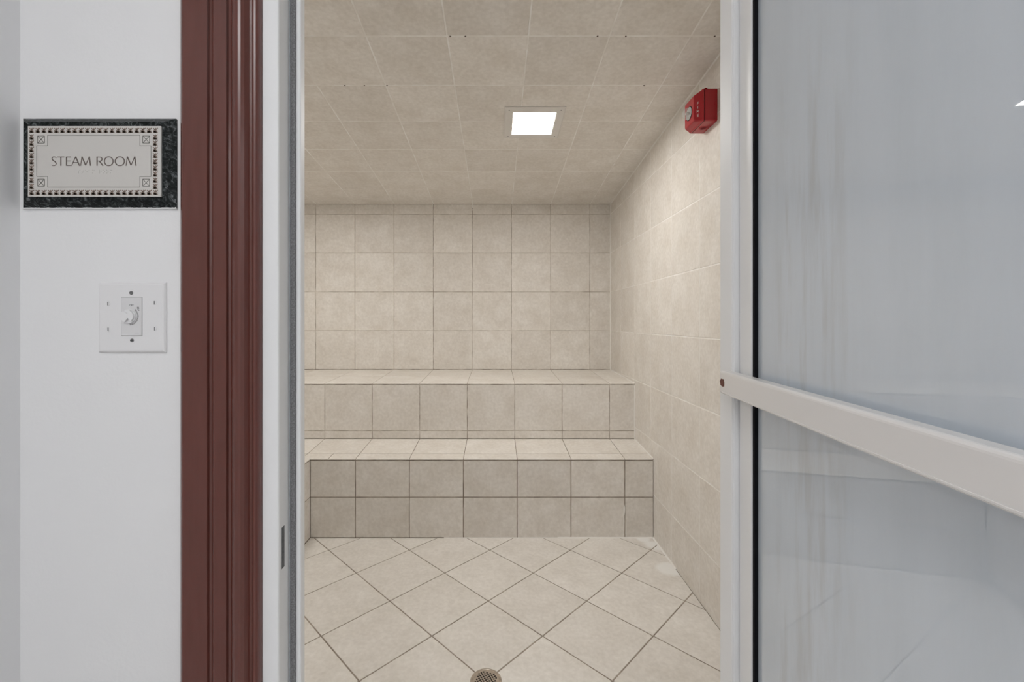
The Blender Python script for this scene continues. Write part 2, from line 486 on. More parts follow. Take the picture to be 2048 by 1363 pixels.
# ------------------------------------------------------------------ hallway shell
tag(box('floor', (HL - WT, HB - WT, -WT), (HR + WT, FRONT_IN - 0.02, -0.001), M['hall_floor']), 'plain pale hallway floor outside the door', 'floor', kind='structure')
tag(box('ceiling', (HL - WT, HB - WT, HH), (HR + WT, HALL_Y, HH + WT), M['hall_ceiling']), 'flat white hallway ceiling', 'ceiling', kind='structure')
tag(box('wall_hall_left', (HL - WT, HB - WT, 0), (HL, HALL_Y, HH), M['paint']), 'white side wall of the hallway beside the sign', 'wall', kind='structure')
tag(box('wall_hall_right', (HR, HB - WT, 0), (HR + WT, HALL_Y, HH), M['paint']), 'white side wall of the hallway behind the open door', 'wall', kind='structure')
tag(box('wall_hall_rear', (HL, HB - WT, 0), (HR, HB, HH), M['paint']), 'white rear wall of the hallway facing the door', 'wall', kind='structure')

# ------------------------------------------------------------------ benches
def prism_top(name, foot, zf, parent, mat, z0=0.0):
    """solid under a sloping top: foot is a list of xy, zf(x, y) its height"""
    n = len(foot)
    vs = [(x, y, z0) for x, y in foot] + [(x, y, zf(x, y)) for x, y in foot]
    fs = [list(range(n))[::-1], list(range(n, 2 * n))] + [[i, (i + 1) % n, n + (i + 1) % n, n + i] for i in range(n)]
    return from_data(name, vs, fs, mat, parent)
def bench(label, yf, yb, xf, xb, zf_, zb_, zfoot_b, rows, dark, strips, z0):
    """L-shaped step: arm along the back wall (riser at yf) and arm along the left wall (riser at xf)"""
    root = empty('tiled_bench', (RX, yf, z0))
    tag(root, label, 'bench', group='built-in tiled benches of the steam room')
    run = yb - yf; k = (zb_ - zf_) / run
    kx = (zb_ - zf_) / (xf - xb)
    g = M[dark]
    o = []
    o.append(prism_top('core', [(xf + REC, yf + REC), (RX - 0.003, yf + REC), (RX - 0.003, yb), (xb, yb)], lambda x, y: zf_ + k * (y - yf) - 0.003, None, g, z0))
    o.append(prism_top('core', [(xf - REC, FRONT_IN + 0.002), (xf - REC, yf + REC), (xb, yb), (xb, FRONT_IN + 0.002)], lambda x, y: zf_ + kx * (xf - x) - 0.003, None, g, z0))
    keep_place(root, o)
    # risers
    ztop = zf_ - 0.0095
    lay_tiles(root, (0, yf, 0), (1, 0, 0), (0, 0, 1), [(xf, z0), (RX, z0), (RX, ztop), (xf, ztop)], grid(steps(GX, T, xf, RX), rows), 0.0046, M['tile'])
    lay_tiles(root, (xf, 0, 0), (0, 1, 0), (0, 0, 1), [(FRONT_IN + 0.003, z0), (yf, z0), (yf, ztop), (FRONT_IN + 0.003, ztop)], grid(steps(1.952, T, FRONT_IN, yf), rows), 0.0046, M['tile'])
    # treads, a hair over the riser
    ov = 0.003
    c = math.sqrt(1 + k * k)
    us = steps(GX, T, xb, RX)
    cells = []
    for a, b in zip(strips[:-1], strips[1:]):
        uu = list(us)
        if a == strips[0] and len(strips) == 3 and b < 0.15:
            uu = sorted(uu + [-0.962])
        cells += grid(uu, [a * c, b * c])
    reg = [(xf - ov * (xf - xb) / run, -ov), (RX, -ov), (RX, run * c), (xb, run * c)]
    lay_tiles(root, (0, yf, zf_), (1, 0, 0), (0, 1, k), reg, cells, 0.0036, M['tile'])
    cx = math.sqrt(1 + kx * kx); W = xf - xb
    us2 = [-b * cx for b in strips[::-1]]
    ys = steps(1.952, T, FRONT_IN, yb)
    reg = [(-W * cx, FRONT_IN), (ov, FRONT_IN), (ov, yf - ov), (-W * cx, yb)]
    lay_tiles(root, (xf, 0, zf_), (1, 0, -kx), (0, 1, 0), reg, grid(us2, ys), 0.0036, M['tile'])
    return root
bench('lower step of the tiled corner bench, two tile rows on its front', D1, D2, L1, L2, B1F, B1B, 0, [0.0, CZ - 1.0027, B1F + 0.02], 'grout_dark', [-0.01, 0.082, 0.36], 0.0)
zb = B1B
bench('upper step of the tiled corner bench under the back wall', D2, D3, L2, LX, B2F, B2B, 0, [zb - 0.02, B2F - T, B2F + 0.02], 'grout_mid', [-0.01, 0.308, 0.64], zb)

# ------------------------------------------------------------------ steam room lamps
def ceiling_lamp(cx, cy, label):
    z = ceil_z(cy)
    root = empty('ceiling_light', (cx, cy, z))
    root.rotation_euler = (-math.atan(SLOPE), 0, 0)
    tag(root, label, 'ceiling light', group='square lamps in the steam room ceiling')
    A, I, h = 0.149, 0.105, 0.006
    bm = bmesh.new()
    rings = []
    for (r, zz) in ((A, 0.0005), (A, -h * 0.6), (A - 0.006, -h), (I + 0.004, -h), (I, -h * 0.8), (I, 0.0005)):
        rings.append([bm.verts.new((sx * r, sy * r, zz)) for sx, sy in ((-1, -1), (1, -1), (1, 1), (-1, 1))])
    for a, b in zip(rings[:-1], rings[1:]):
        for i in range(4): bm.faces.new((a[i], a[(i + 1) % 4], b[(i + 1) % 4], b[i]))
    fr = from_bm('frame', bm, M['lamp_frame'], root)
    for sx, sy in ((1, 1), (1, -1), (-1, 1), (-1, -1)):
        b2 = bmesh.new(); disc(b2, (sx * 0.127, sy * 0.127, -h), 0.0035, (1, 0, 0), (0, 1, 0), (0, 0, -1), 0.001, 10)
        from_bm('screw', b2, M['screw'], fr)
    box('diffuser', (-I, -I, -0.0035), (I, I, -0.0008), M['steam_lamp'], root)
    return root
ceiling_lamp(0.1895, 2.285, 'square lit lamp in the tiled ceiling beside the red fire alarm')
ceiling_lamp(-1.258, 2.385, 'square lit lamp in the tiled ceiling over the left bench arm')

# hallway lamps
def hall_lamp(x, y, label):
    root = empty('hall_light', (x, y, HH))
    tag(root, label, 'ceiling light', group='hallway ceiling lights')
    bm = bmesh.new()
    for a, b in (((-0.32, -0.62, -0.03), (-0.29, 0.62, 0)), ((0.29, -0.62, -0.03), (0.32, 0.62, 0)), ((-0.29, -0.62, -0.03), (0.29, -0.59, 0)), ((-0.29, 0.59, -0.03), (0.29, 0.62, 0))):
        add_box(bm, a, b)
    from_bm('frame', bm, M['white_plastic'], root)
    box('diffuser', (-0.29, -0.59, -0.02), (0.29, 0.59, -0.005), M['hall_lamp'], root)
hall_lamp(-0.50, -0.98, 'long hallway ceiling light in front of the door opening')
hall_lamp(1.25, -1.85, 'long hallway ceiling light beyond the open glass door')

# ------------------------------------------------------------------ door casing (mahogany) and white frame
PROFILE = [(-0.5642, 0.0), (-0.5642, 0.0115), (-0.5630, 0.0132), (-0.5580, 0.0168), (-0.5562, 0.0176), (-0.5128, 0.0178), (-0.5122, 0.0125), (-0.5085, 0.0105), (-0.5046, 0.0125),
           (-0.5030, 0.0165), (-0.5005, 0.0176), (-0.4792, 0.0176), (-0.4785, 0.0125), (-0.4748, 0.0105), (-0.4712, 0.0125), (-0.4695, 0.0170), (-0.4655, 0.0205), (-0.4600, 0.0235),
           (-0.4545, 0.0248), (-0.4500, 0.0240), (-0.4455, 0.0205), (-0.4420, 0.0155), (-0.4398, 0.0122), (-0.4365, 0.0118), (-0.4352, 0.0140), (-0.4335, 0.0160), (-0.4305, 0.0175), (-0.4272, 0.0170), (-0.4246, 0.0145), (-0.4232, 0.0100), (-0.4228, 0.0)]
def casing_v(name, mirror, label):
    pr = PROFILE if not mirror else [(-x + 0.072, d) for x, d in PROFILE]
    o = prism(name, pr, lambda a, d, h: (a, HALL_Y - d, h), 0.0, 2.205, M['casing'])
    tag(o, label, 'door casing', kind='structure')
    return o
casing_v('trim_1', False, 'mahogany painted moulded door casing beside the sign')
casing_v('trim_2', True, 'mahogany painted moulded door casing behind the open door')
prh = [(x, d) for x, d in PROFILE]
o = prism('trim_3', [(-x - 0.4228 + 2.065 - 0.0, d) for x, d in []] or [(2.0655 + (-0.4228 - x), d) for x, d in PROFILE], lambda a, d, h: (h, HALL_Y - d, a + 0.1395), -0.5606, 0.6326, M['casing'])
tag(o, 'mahogany painted moulded casing across the door head', 'door casing', kind='structure')

fr = empty('trim_4', (-0.42, HALL_Y, 0))
tag(fr, 'white aluminium door frame with grey weather strip', 'door frame', kind='structure')
parts = []
JT = 2.06
# lock-side jamb: front flange, reveal, stop
parts.append(prism('jamb', [(-0.4226, 0.797), (-0.4226, 0.930), (-0.4290, 0.930), (-0.4290, 0.870), (-0.4120, 0.862), (-0.3745, 0.8600), (-0.3735, 0.8590), (-0.3735, 0.8435), (-0.3748, 0.8420),
                            (-0.3935, 0.8420), (-0.3935, 0.8010), (-0.3940, 0.7985), (-0.3955, 0.7970)], lambda a, b, h: (a, b, h), 0.0, JT, M['alu']))
# weather strip: pale lip and dark pile
parts.append(box('weather_strip', (-0.3932, 0.8370, 0.005), (-0.3815, 0.8419, JT - 0.04), M['strip'], bevel=0.0015))
parts.append(box('strip_lip', (-0.3925, 0.8345, 0.005), (-0.3912, 0.8372, JT - 0.04), M['strip_light']))
# strike slot in the reveal
z0s, z1s = CZ - 0.453, CZ - 0.377
parts.append(box('strike_slot', (-0.3938, 0.8085, z0s), (-0.3932, 0.8190, z1s), M['slot']))
# hinge-side jamb
parts.append(prism('jamb', [(0.5000, 0.797), (0.5000, 0.930), (0.4950, 0.930), (0.4950, 0.870), (0.4800, 0.862), (0.4370, 0.8600), (0.4356, 0.8590), (0.4356, 0.8185), (0.4368, 0.8165), (0.4380, 0.8165), (0.4380, 0.8155),
                            (0.4392, 0.8142), (0.4930, 0.8142), (0.4930, 0.797)][::-1], lambda a, b, h: (a, b, h), 0.0, JT, M['alu']))
parts.append(box('head', (-0.3935, 0.797, 2.025), (0.493, 0.870, JT), M['alu'], bevel=0.001))
parts.append(box('sill', (-0.3735, 0.80, 0.0), (0.4356, 0.948, 0.012), M['alu'], bevel=0.003))
keep_place(fr, parts)

# ------------------------------------------------------------------ the open glass door
HX, HY = 0.447, 0.8125                       # inner corner at the hinge
ang = math.atan2(-0.99277, -0.1200)           # the leaf runs towards the hallway
door = empty('door_1', (HX, HY, 0.0))
# local x: along the leaf away from the hinge, local y: out of the outer face is -y, inner face at y = 0, local z up
door.rotation_euler = (0, 0, ang)
tag(door, 'white framed glass door standing open into the hallway', 'door', kind='structure')
# in local space +y is to the left of the leaf direction: the hallway side; inner (steam side) face looks to -y
TH, LW, Z0, Z1 = 0.040, 0.80, 0.018, 2.02
def dbox(name, a, b, mat, parent=None, bevel=0.0, seg=2):
    o = box(name, a, b, mat, parent or door, bevel, seg)
    return o
SW = 0.047
dbox('stile', (0, 0, Z0), (SW, TH, Z1), M['alu'], bevel=0.0012)
dbox('stile', (LW - 0.06, 0, Z0), (LW, TH, Z1), M['alu'], bevel=0.0012)
dbox('rail', (SW, 0, Z1 - 0.06), (LW - 0.06, TH, Z1), M['alu'], bevel=0.0012)
dbox('rail', (SW, 0, Z0), (LW - 0.06, TH, Z0 + 0.14), M['alu'], bevel=0.0012)
zg0, zg1 = Z0 + 0.14, Z1 - 0.06
dbox('glazing_gasket', (SW, 0.003, zg0), (SW + 0.0065, 0.030, zg1), M['black'])
dbox('glazing_gasket', (LW - 0.0725, 0.003, zg0), (LW - 0.06, 0.030, zg1), M['black'])
dbox('glazing_gasket', (SW + 0.0065, 0.003, zg1 - 0.0125), (LW - 0.0725, 0.030, zg1), M['black'])
dbox('glazing_gasket', (SW + 0.0065, 0.003, zg0), (LW - 0.0725, 0.030, zg0 + 0.0125), M['black'])
dbox('glass', (SW + 0.0065, 0.009, zg0 + 0.0125), (LW - 0.0725, 0.015, zg1 - 0.0125), M['glass'])
# push bar with brackets, screws and a rusty end
zb0, zb1 = CZ - 0.1335, CZ - 0.0910
bar = dbox('push_bar', (-0.012, -0.031, zb0), (LW + 0.002, -0.008, zb1), M['bar'], bevel=0.005, seg=4)
for x in (0.012, LW - 0.04):
    dbox('bracket', (x, -0.0085, zb0 + 0.006), (x + 0.022, 0.0, zb1 - 0.006), M['alu'], parent=bar, bevel=0.001)
dbox('bead', (0.002, -0.0322, zb0 + 0.0035), (LW - 0.006, -0.0300, zb0 + 0.0052), M['bar'], parent=bar)
bm = bmesh.new()
pts = []
for i in range(14):
    t = 2 * math.pi * i / 14; r = 0.0042 * random.uniform(0.65, 1.25)
    pts.append((0.0035 + r * 2.7 * math.cos(t), CZ - 0.1105 + 1.95 * r * math.sin(t)))
va = [bm.verts.new((x, -0.0306, z)) for x, z in pts]; vb = [bm.verts.new((x, -0.0314, z)) for x, z in pts]
bm.faces.new(vb)
for i in range(14): bm.faces.new((va[i], va[(i + 1) % 14], vb[(i + 1) % 14], vb[i]))
ro = from_bm('rust_spot', bm, M['rust'], bar); ro['label'] = 'rusty screw end'
for z in (0.25, 1.05, 1.8):
    bm = bmesh.new(); disc(bm, (-0.004, TH + 0.002, z), 0.006, (1, 0, 0), (0, 1, 0), (0, 0, 1), 0.10, 16)
    from_bm('hinge', bm, M['alu'], door)

# ------------------------------------------------------------------ fire alarm on the right wall
fa = empty('fire_alarm', (RX, 1.856, CZ + 0.8156))
tag(fa, 'red wall-mounted fire alarm with clear strobe and white FIRE lettering', 'fire alarm')
# local: x = out of the wall (towards -X), y along the wall away from the door, z up
HWd, HH_ = 0.0645, 0.1318
def falocal(p): return (-p[0], p[1], p[2])
def fa_loft(name, rings, mat, parent=None, caps=(True, True)):
    vs, fs = [], []
    n = len(rings[0])
    for r in rings: vs += [falocal(p) for p in r]
    for k in range(len(rings) - 1):
        for i in range(n): fs.append([k * n + i, k * n + (i + 1) % n, (k + 1) * n + (i + 1) % n, (k + 1) * n + i])
    if caps[0]: fs.append(list(range(n)))
    if caps[1]: fs.append([(len(rings) - 1) * n + i for i in range(n)])
    return from_data(name, vs, fs, mat, parent or fa)
def rr(x, y0, y1, z0, z1, r, seg=4):
    out = []
    for (cy, cz, a0) in ((y1 - r, z1 - r, 0), (y0 + r, z1 - r, 90), (y0 + r, z0 + r, 180), (y1 - r, z0 + r, 270)):
        for k in range(seg + 1):
            a = math.radians(a0 + 90 * k / seg)
            out.append((x, cy + r * math.cos(a), cz + r * math.sin(a)))
    return out
fa_loft('back_box', [rr(0.0003, -HWd, HWd, 0, HH_, 0.006), rr(0.0505, -HWd, HWd, 0, HH_, 0.006)], M['red'])
fa_loft('seam', [rr(0.0505, -HWd + 0.0015, HWd - 0.0015, 0.0015, HH_ - 0.0015, 0.005), rr(0.0535, -HWd + 0.0015, HWd - 0.0015, 0.0015, HH_ - 0.0015, 0.005)], M['black'])
cov = fa_loft('cover', [rr(0.0535, -HWd, HWd, 0, HH_, 0.007), rr(0.0575, -HWd, HWd, 0.0, HH_, 0.007), rr(0.0610, -HWd + 0.004, HWd - 0.003, 0.003, HH_ - 0.004, 0.007),
                        rr(0.0830, -HWd + 0.025, HWd - 0.016, 0.010, HH_ - 0.016, 0.007), rr(0.0850, -HWd + 0.028, HWd - 0.019, 0.014, HH_ - 0.019, 0.006)], M['red'])
# strobe: dark rim, reflector, clear bulb
def fdisc(name, x, cy, cz, r, h, mat, parent, r2=None, seg=24):
    bm = bmesh.new(); disc(bm, (-x, cy, cz), r, (0, 1, 0), (0, 0, 1), (-1, 0, 0), h, seg, r2)
    return from_bm(name, bm, mat, parent)
SC = (0.004, 0.060)
rim = fdisc('strobe_rim', 0.0846, SC[0], SC[1], 0.0285, 0.0016, M['black'], fa)
fdisc('reflector', 0.0862, SC[0], SC[1], 0.0255, 0.0008, M['reflector'], rim)
vs, fs = [], []
R0, ns, nr = 0.0245, 24, 7
for k in range(nr):
    a = math.radians(90 * k / nr)
    for i in range(ns):
        t = 2 * math.pi * i / ns
        vs.append(falocal((0.0871 + 0.026 * math.sin(a), SC[0] + R0 * math.cos(a) * math.cos(t), SC[1] + R0 * math.cos(a) * math.sin(t))))
vs.append(falocal((0.0871 + 0.026, SC[0], SC[1])))
for k in range(nr - 1):
    for i in range(ns): fs.append([k * ns + i, k * ns + (i + 1) % ns, (k + 1) * ns + (i + 1) % ns, (k + 1) * ns + i])
for i in range(ns): fs.append([(nr - 1) * ns + i, (nr - 1) * ns + (i + 1) % ns, nr * ns])
fs.append(list(range(ns)))
from_data('strobe_lens', vs, fs, M['lens'], fa, smooth=True)
fdisc('strobe_tube', 0.0872, SC[0], SC[1], 0.006, 0.012, M['white_ink'], fa, seg=12)
# knock-outs
bm = bmesh.new(); disc(bm, (-0.027, 0.004, 0.0003), 0.017, (1, 0, 0), (0, 1, 0), (0, 0, -1), 0.0022, 20, 0.0155)
from_bm('knockout', bm, M['red'], fa)
bm = bmesh.new(); disc(bm, (-0.027, 0.004, -0.0019), 0.0135, (1, 0, 0), (0, 1, 0), (0, 0, -1), 0.0014, 20, 0.010)
from_bm('knockout', bm, M['red_dark'], fa)
bm = bmesh.new(); disc(bm, (-0.008, -HWd + 0.0003, 0.072), 0.0075, (1, 0, 0), (0, 0, 1), (0, -1, 0), 0.0022, 18, 0.0065)
from_bm('knockout', bm, M['red'], fa)
box('top_tab', (-0.0505, -HWd, HH_ - 0.0005), (-0.040, -HWd + 0.05, HH_ + 0.0022), M['red'], fa, bevel=0.0006)

def text_mesh(body, size, mat, name, parent, matrix, extrude=0.0002, sx=1.0):
    cu = bpy.data.curves.new('t', 'FONT'); cu.body = body; cu.size = size; cu.extrude = extrude
    cu.align_x = 'CENTER'; cu.align_y = 'CENTER'; cu.resolution_u = 3
    tmp = bpy.data.objects.new('t', cu); COL.objects.link(tmp)
    dg_ = bpy.context.evaluated_depsgraph_get()
    me = bpy.data.meshes.new_from_object(tmp.evaluated_get(dg_))
    bpy.data.objects.remove(tmp); bpy.data.curves.remove(cu)
    me.materials.clear(); me.name = name
    me.transform(Matrix.Diagonal((sx, 1, 1, 1)))
    o = link_mesh(name, me, mat, parent)
    o.matrix_local = matrix
    return o
# FIRE reads downwards on the slanted flank that faces the door
p0 = Vector(falocal((0.0610, -HWd + 0.004, 0))); p1 = Vector(falocal((0.0830, -HWd + 0.025, 0)))
uu = (p0 - p1).normalized(); vv = Vector((0, 0, 1)); nn = uu.cross(vv)
base = (p0 + p1) * 0.5 - uu * 0.001
for i, ch in enumerate('FIRE'):
    c = base + vv * (0.0763 - i * 0.0161) + nn * 0.0006
    mt = Matrix.Translation(c) @ Matrix((uu, vv, nn)).transposed().to_4x4()
    text_mesh(ch, 0.0165, M['white_ink'], 'letter', cov, mt)

# ------------------------------------------------------------------ floor drain
dr = empty('floor_drain', (-0.0365, FV[1] - dg, 0.0))
tag(dr, 'round worn metal drain grate set in the tiled floor', 'drain')
R = 0.054
prof = [(R, 0.0), (R, 0.0012), (R - 0.002, 0.0026), (R - 0.0055, 0.0028), (R - 0.0065, 0.0018), (R - 0.008, 0.0018), (R - 0.009, 0.0026), (0, 0.0026)]
vs, fs = [], []
ns = 48
for r, z in prof[:-1]:
    for i in range(ns):
        t = 2 * math.pi * i / ns; vs.append((r * math.cos(t), r * math.sin(t), z))
for k in range(len(prof) - 2):
    for i in range(ns): fs.append([k * ns + i, k * ns + (i + 1) % ns, (k + 1) * ns + (i + 1) % ns, (k + 1) * ns + i])
fs.append([(len(prof) - 2) * ns + i for i in range(ns)])
from_data('grate', vs, fs, M['drain'], dr)
rot = math.radians(28)
for i in range(-4, 5):
    for j in range(-4, 5):
        x, y = i * 0.0088, j * 0.0088
        if math.hypot(x, y) > 0.0365: continue
        xx, yy = x * math.cos(rot) - y * math.sin(rot), x * math.sin(rot) + y * math.cos(rot)
        mt = Matrix.Translation((xx, yy, 0)) @ Matrix.Rotation(rot, 4, 'Z')
        bm = bmesh.new(); add_box(bm, (-0.0029, -0.0029, 0.0025), (0.0029, 0.0029, 0.00272), mtx=mt)
        from_bm('hole', bm, M['hole'], dr)
for s in (-1, 1):
    bm = bmesh.new(); disc(bm, (s * 0.012 * 0.5 - 0.004, s * 0.0415, 0.0026), 0.0032, (1, 0, 0), (0, 1, 0), (0, 0, 1), 0.0007, 12)
    from_bm('screw', bm, M['drain'], dr)

# ------------------------------------------------------------------ sign
sg = empty('door_sign', (-0.716, HALL_Y, CZ + 0.2047))
tag(sg, 'STEAM ROOM sign plate with leaf border on a dark marble slab', 'sign')
SX0, SX1, SZ0, SZ1 = -0.138, 0.138, 0.0, 0.1613
def sloft(name, rings, mat, parent):
    vs, fs = [], []
    for (x0, x1, z0, z1, y) in rings: vs += [(x0, -y, z0), (x1, -y, z0), (x1, -y, z1), (x0, -y, z1)]
    for k in range(len(rings) - 1):
        for i in range(4): fs.append([k * 4 + i, k * 4 + (i + 1) % 4, k * 4 + 4 + (i + 1) % 4, k * 4 + 4 + i])
    fs += [[0, 1, 2, 3], [len(vs) - 4, len(vs) - 3, len(vs) - 2, len(vs) - 1]]
    return from_data(name, vs, fs, mat, parent)
bvl = 0.0125
sloft('slab', [(SX0, SX1, SZ0, SZ1, 0.0002), (SX0, SX1, SZ0, SZ1, 0.0035), (SX0 + bvl, SX1 - bvl, SZ0 + bvl - 0.002, SZ1 - bvl + 0.002, 0.0145)], M['marble'], sg)
# wavy paint line where the wall paint laps the lower edge of the slab
bm = bmesh.new(); prev = None
for i in range(60):
    x = SX0 - 0.001 + (SX1 - SX0 + 0.002) * i / 59
    z = 0.0006 + max(0, random.gauss(0.0004, 0.0007)) + (0.0022 if 21 <= i <= 23 else 0)
    cur = [bm.verts.new((x, -0.0002, -0.002)), bm.verts.new((x, -0.0040, -0.001)), bm.verts.new((x, -0.0046, z)), bm.verts.new((x, -0.0030, z + 0.0002))]
    if prev:
        for k in range(3): bm.faces.new((prev[k], cur[k], cur[k + 1], prev[k + 1]))
    prev = cur
pl_ = from_bm('paint_edge', bm, M['paint'], sg); pl_['label'] = 'white paint lapped onto the slab edge'
PX0, PX1, PZ0, PZ1 = -0.1149, 0.1210, 0.0170, 0.1420
sloft('plate', [(PX0, PX1, PZ0, PZ1, 0.0145), (PX0, PX1, PZ0, PZ1, 0.0172), (PX0 + 0.0004, PX1 - 0.0004, PZ0 + 0.0004, PZ1 - 0.0004, 0.0176)], M['plate'], sg)
plate = [c for c in sg.children if c.name.startswith('plate')][0]
YS = -0.01775
# the print is laid out in units of the plate: x 200..1705, z 245..1037 (down)
def P(a, b): return (PX0 + (a - 200) / 1505 * (PX1 - PX0), PZ1 - (b - 245) / 792 * (PZ1 - PZ0))
def strokes(name, lines, mat, parent):
    """lines: list of (points, widths) in plate units, drawn as raised ink"""
    bm = bmesh.new()
    for pts, ws in lines:
        n = len(pts)
        if not isinstance(ws, (list, tuple)): ws = [ws] * n
        L_, R_ = [], []
        for i, (a, b) in enumerate(pts):
            p, q = pts[max(0, i - 1)], pts[min(n - 1, i + 1)]
            dx, dy = q[0] - p[0], q[1] - p[1]; l = math.hypot(dx, dy) or 1
            nx, ny = -dy / l * ws[i] / 2, dx / l * ws[i] / 2
            for lst, s in ((L_, 1), (R_, -1)):
                x, z = P(a + nx * s, b + ny * s); lst.append(bm.verts.new((x, YS, z)))
        for i in range(n - 1): bm.faces.new((L_[i], L_[i + 1], R_[i + 1], R_[i]))
    for f in bm.faces:
        f.normal_update()
        if f.normal.y > 0: f.normal_flip()
    r = bmesh.ops.extrude_face_region(bm, geom=list(bm.faces))
    for v in [g for g in r['geom'] if isinstance(g, bmesh.types.BMVert)]: v.co.y -= 0.00012
    return from_bm(name, bm, mat, parent)
def arc(cx, cy, rx, ry, a0, a1, n=14):
    return [(cx + rx * math.cos(math.radians(a0 + (a1 - a0) * i / n)), cy + ry * math.sin(math.radians(a0 + (a1 - a0) * i / n))) for i in range(n + 1)]
def osc(n, lo, hi, ph=0):
    return [lo + (hi - lo) * abs(math.cos(math.radians(ph + 360 * i / n))) for i in range(n + 1)]
TT, TB = 590, 692; tk, tn = 13.5, 9
def letter_M(a, b):
    w = b - a
    return [([(a + 5, TB), (a + 0.16 * w, TT)], [tn, tn]), ([(a + 0.16 * w, TT), (a + 0.5 * w, TB - 6)], [tk, tk]), ([(a + 0.5 * w, TB - 6), (a + 0.84 * w, TT)], [tn, tn]), ([(a + 0.84 * w, TT), (b - 5, TB)], [tk, tk])]
def letter_O(a, b):
    cx, rx = (a + b) / 2, (b - a) / 2 - 5
    return [(arc(cx, (TT + TB) / 2, rx, 50, 0, 360, 28), osc(28, tn, tk))]
word = {
    'letter_s': [([(526, 604), (512, 594), (497, 592), (482, 597), (477, 610), (482, 625), (498, 637), (515, 649), (524, 665), (518, 682), (502, 690), (486, 690), (472, 681)], [7, 8, 9, 10, 11, 12, 13, 13, 12, 10, 9, 8, 7])],
    'letter_t': [([(538, 594), (616, 594)], 9), ([(577, 594), (577, TB)], tk)],
    'letter_e': [([(640, TT), (640, TB)], tk), ([(640, 594), (690, 594)], 9), ([(640, 638), (684, 638)], 8), ([(640, 688), (692, 688)], 9)],
    'letter_a': [([(698, TB), (744, TT)], tn), ([(744, TT), (788, TB)], tk), ([(714, 656), (772, 656)], 8)],
    'letter_m': letter_M(795, 918),
    'letter_r': [([(986, TT), (986, TB)], tk), ([(986, 595)] + arc(1016, 617, 26, 22, -90, 90, 10) + [(986, 639)], [8, 8] + [8 + 4 * math.sin(math.pi * i / 10) for i in range(11)][1:] + [8, 8]), ([(1012, 639), (1054, TB)], tk)],
    'letter_o': letter_O(1064, 1172),
    'letter_o2': letter_O(1186, 1300),
    'letter_m2': letter_M(1308, 1432),
}
for k, l in word.items():
    strokes(k.rstrip('2'), l, M['text_ink'], plate)
# notched line frame and crossed squares in the corners
x0, x1, y0, y1 = 303, 1596, 350, 932
na, nb = 427, 1470
fr_pts = [(na, y0), (nb, y0), (nb, 468), (x1, 468), (x1, 812), (nb, 812), (nb, y1), (na, y1), (na, 812), (x0, 812), (x0, 468), (na, 468), (na, y0)]
strokes('line_frame', [([fr_pts[i], fr_pts[i + 1]], 5) for i in range(len(fr_pts) - 1)], M['line_ink'], plate)
for (a, b) in ((314, 358), (1502, 358), (314, 842), (1502, 842)):
    q = [(a, b), (a + 77, b), (a + 77, b + 80), (a, b + 80)]
    strokes('crossed_square', [([q[i], q[(i + 1) % 4]], 7) for i in range(4)] + [([q[0], q[2]], 7), ([q[1], q[3]], 7)], M['line_ink'], plate)
# border of little leaf motifs
def motif(a, b, w, h):
    X = lambda s, t: (a + s * w, b + t * h)
    L = []
    L.append(([X(0.06, 0.93), X(0.5, 0.88), X(0.92, 0.93)], [5, 12, 4]))
    L.append(([X(0.48, 0.92), X(0.25, 0.62), X(0.08, 0.50)], [12, 11, 4]))
    L.append(([X(0.50, 0.92), X(0.72, 0.70), X(0.90, 0.62)], [12, 9, 3]))
    L.append(([X(0.48, 0.80), X(0.40, 0.40), X(0.10, 0.10)], [11, 9, 6]))
    L.append(([X(0.50, 0.60), X(0.66, 0.30), X(0.92, 0.08)], [9, 8, 6]))
    L.append(([X(0.36, 0.36), X(0.52, 0.20), X(0.60, 0.06)], [7, 6, 3]))
    L.append(([X(0.10, 0.74), X(0.30, 0.80), X(0.50, 0.90)], [4, 8, 9]))
    return [(p, [w * 1.55 for w in ws]) for p, ws in L]
bl = []
for i in range(21):
    a = 215 + i * 69.9
    bl += motif(a, 264, 66, 57); bl += motif(a, 960, 66, 57)
for j in range(9):
    b = 336 + j * 69.2
    bl += motif(215, b, 62, 62); bl += motif(1612, b, 64, 62)
strokes('leaf_border', bl, M['brown_ink'], plate)
# braille line under the words, the colour of the plate
BR = {'s': (2, 3, 4), 't': (2, 3, 4, 5), 'e': (1, 5), 'a': (1,), 'm': (1, 3, 4), 'r': (1, 2, 3, 5), 'o': (1, 3, 5), ' ': ()}
bm = bmesh.new()
for i, ch in enumerate('steam room'):
    for d_ in BR[ch]:
        a = 775 + i * 40 + (15 if d_ > 3 else 0); b = 742 + ((d_ - 1) % 3) * 15
        x, z = P(a, b)
        disc(bm, (x, YS + 0.0001, z), 0.0008, (1, 0, 0), (0, 0, 1), (0, -1, 0), 0.0004, 8, 0.0004)
from_bm('braille', bm, M['plate'], plate)

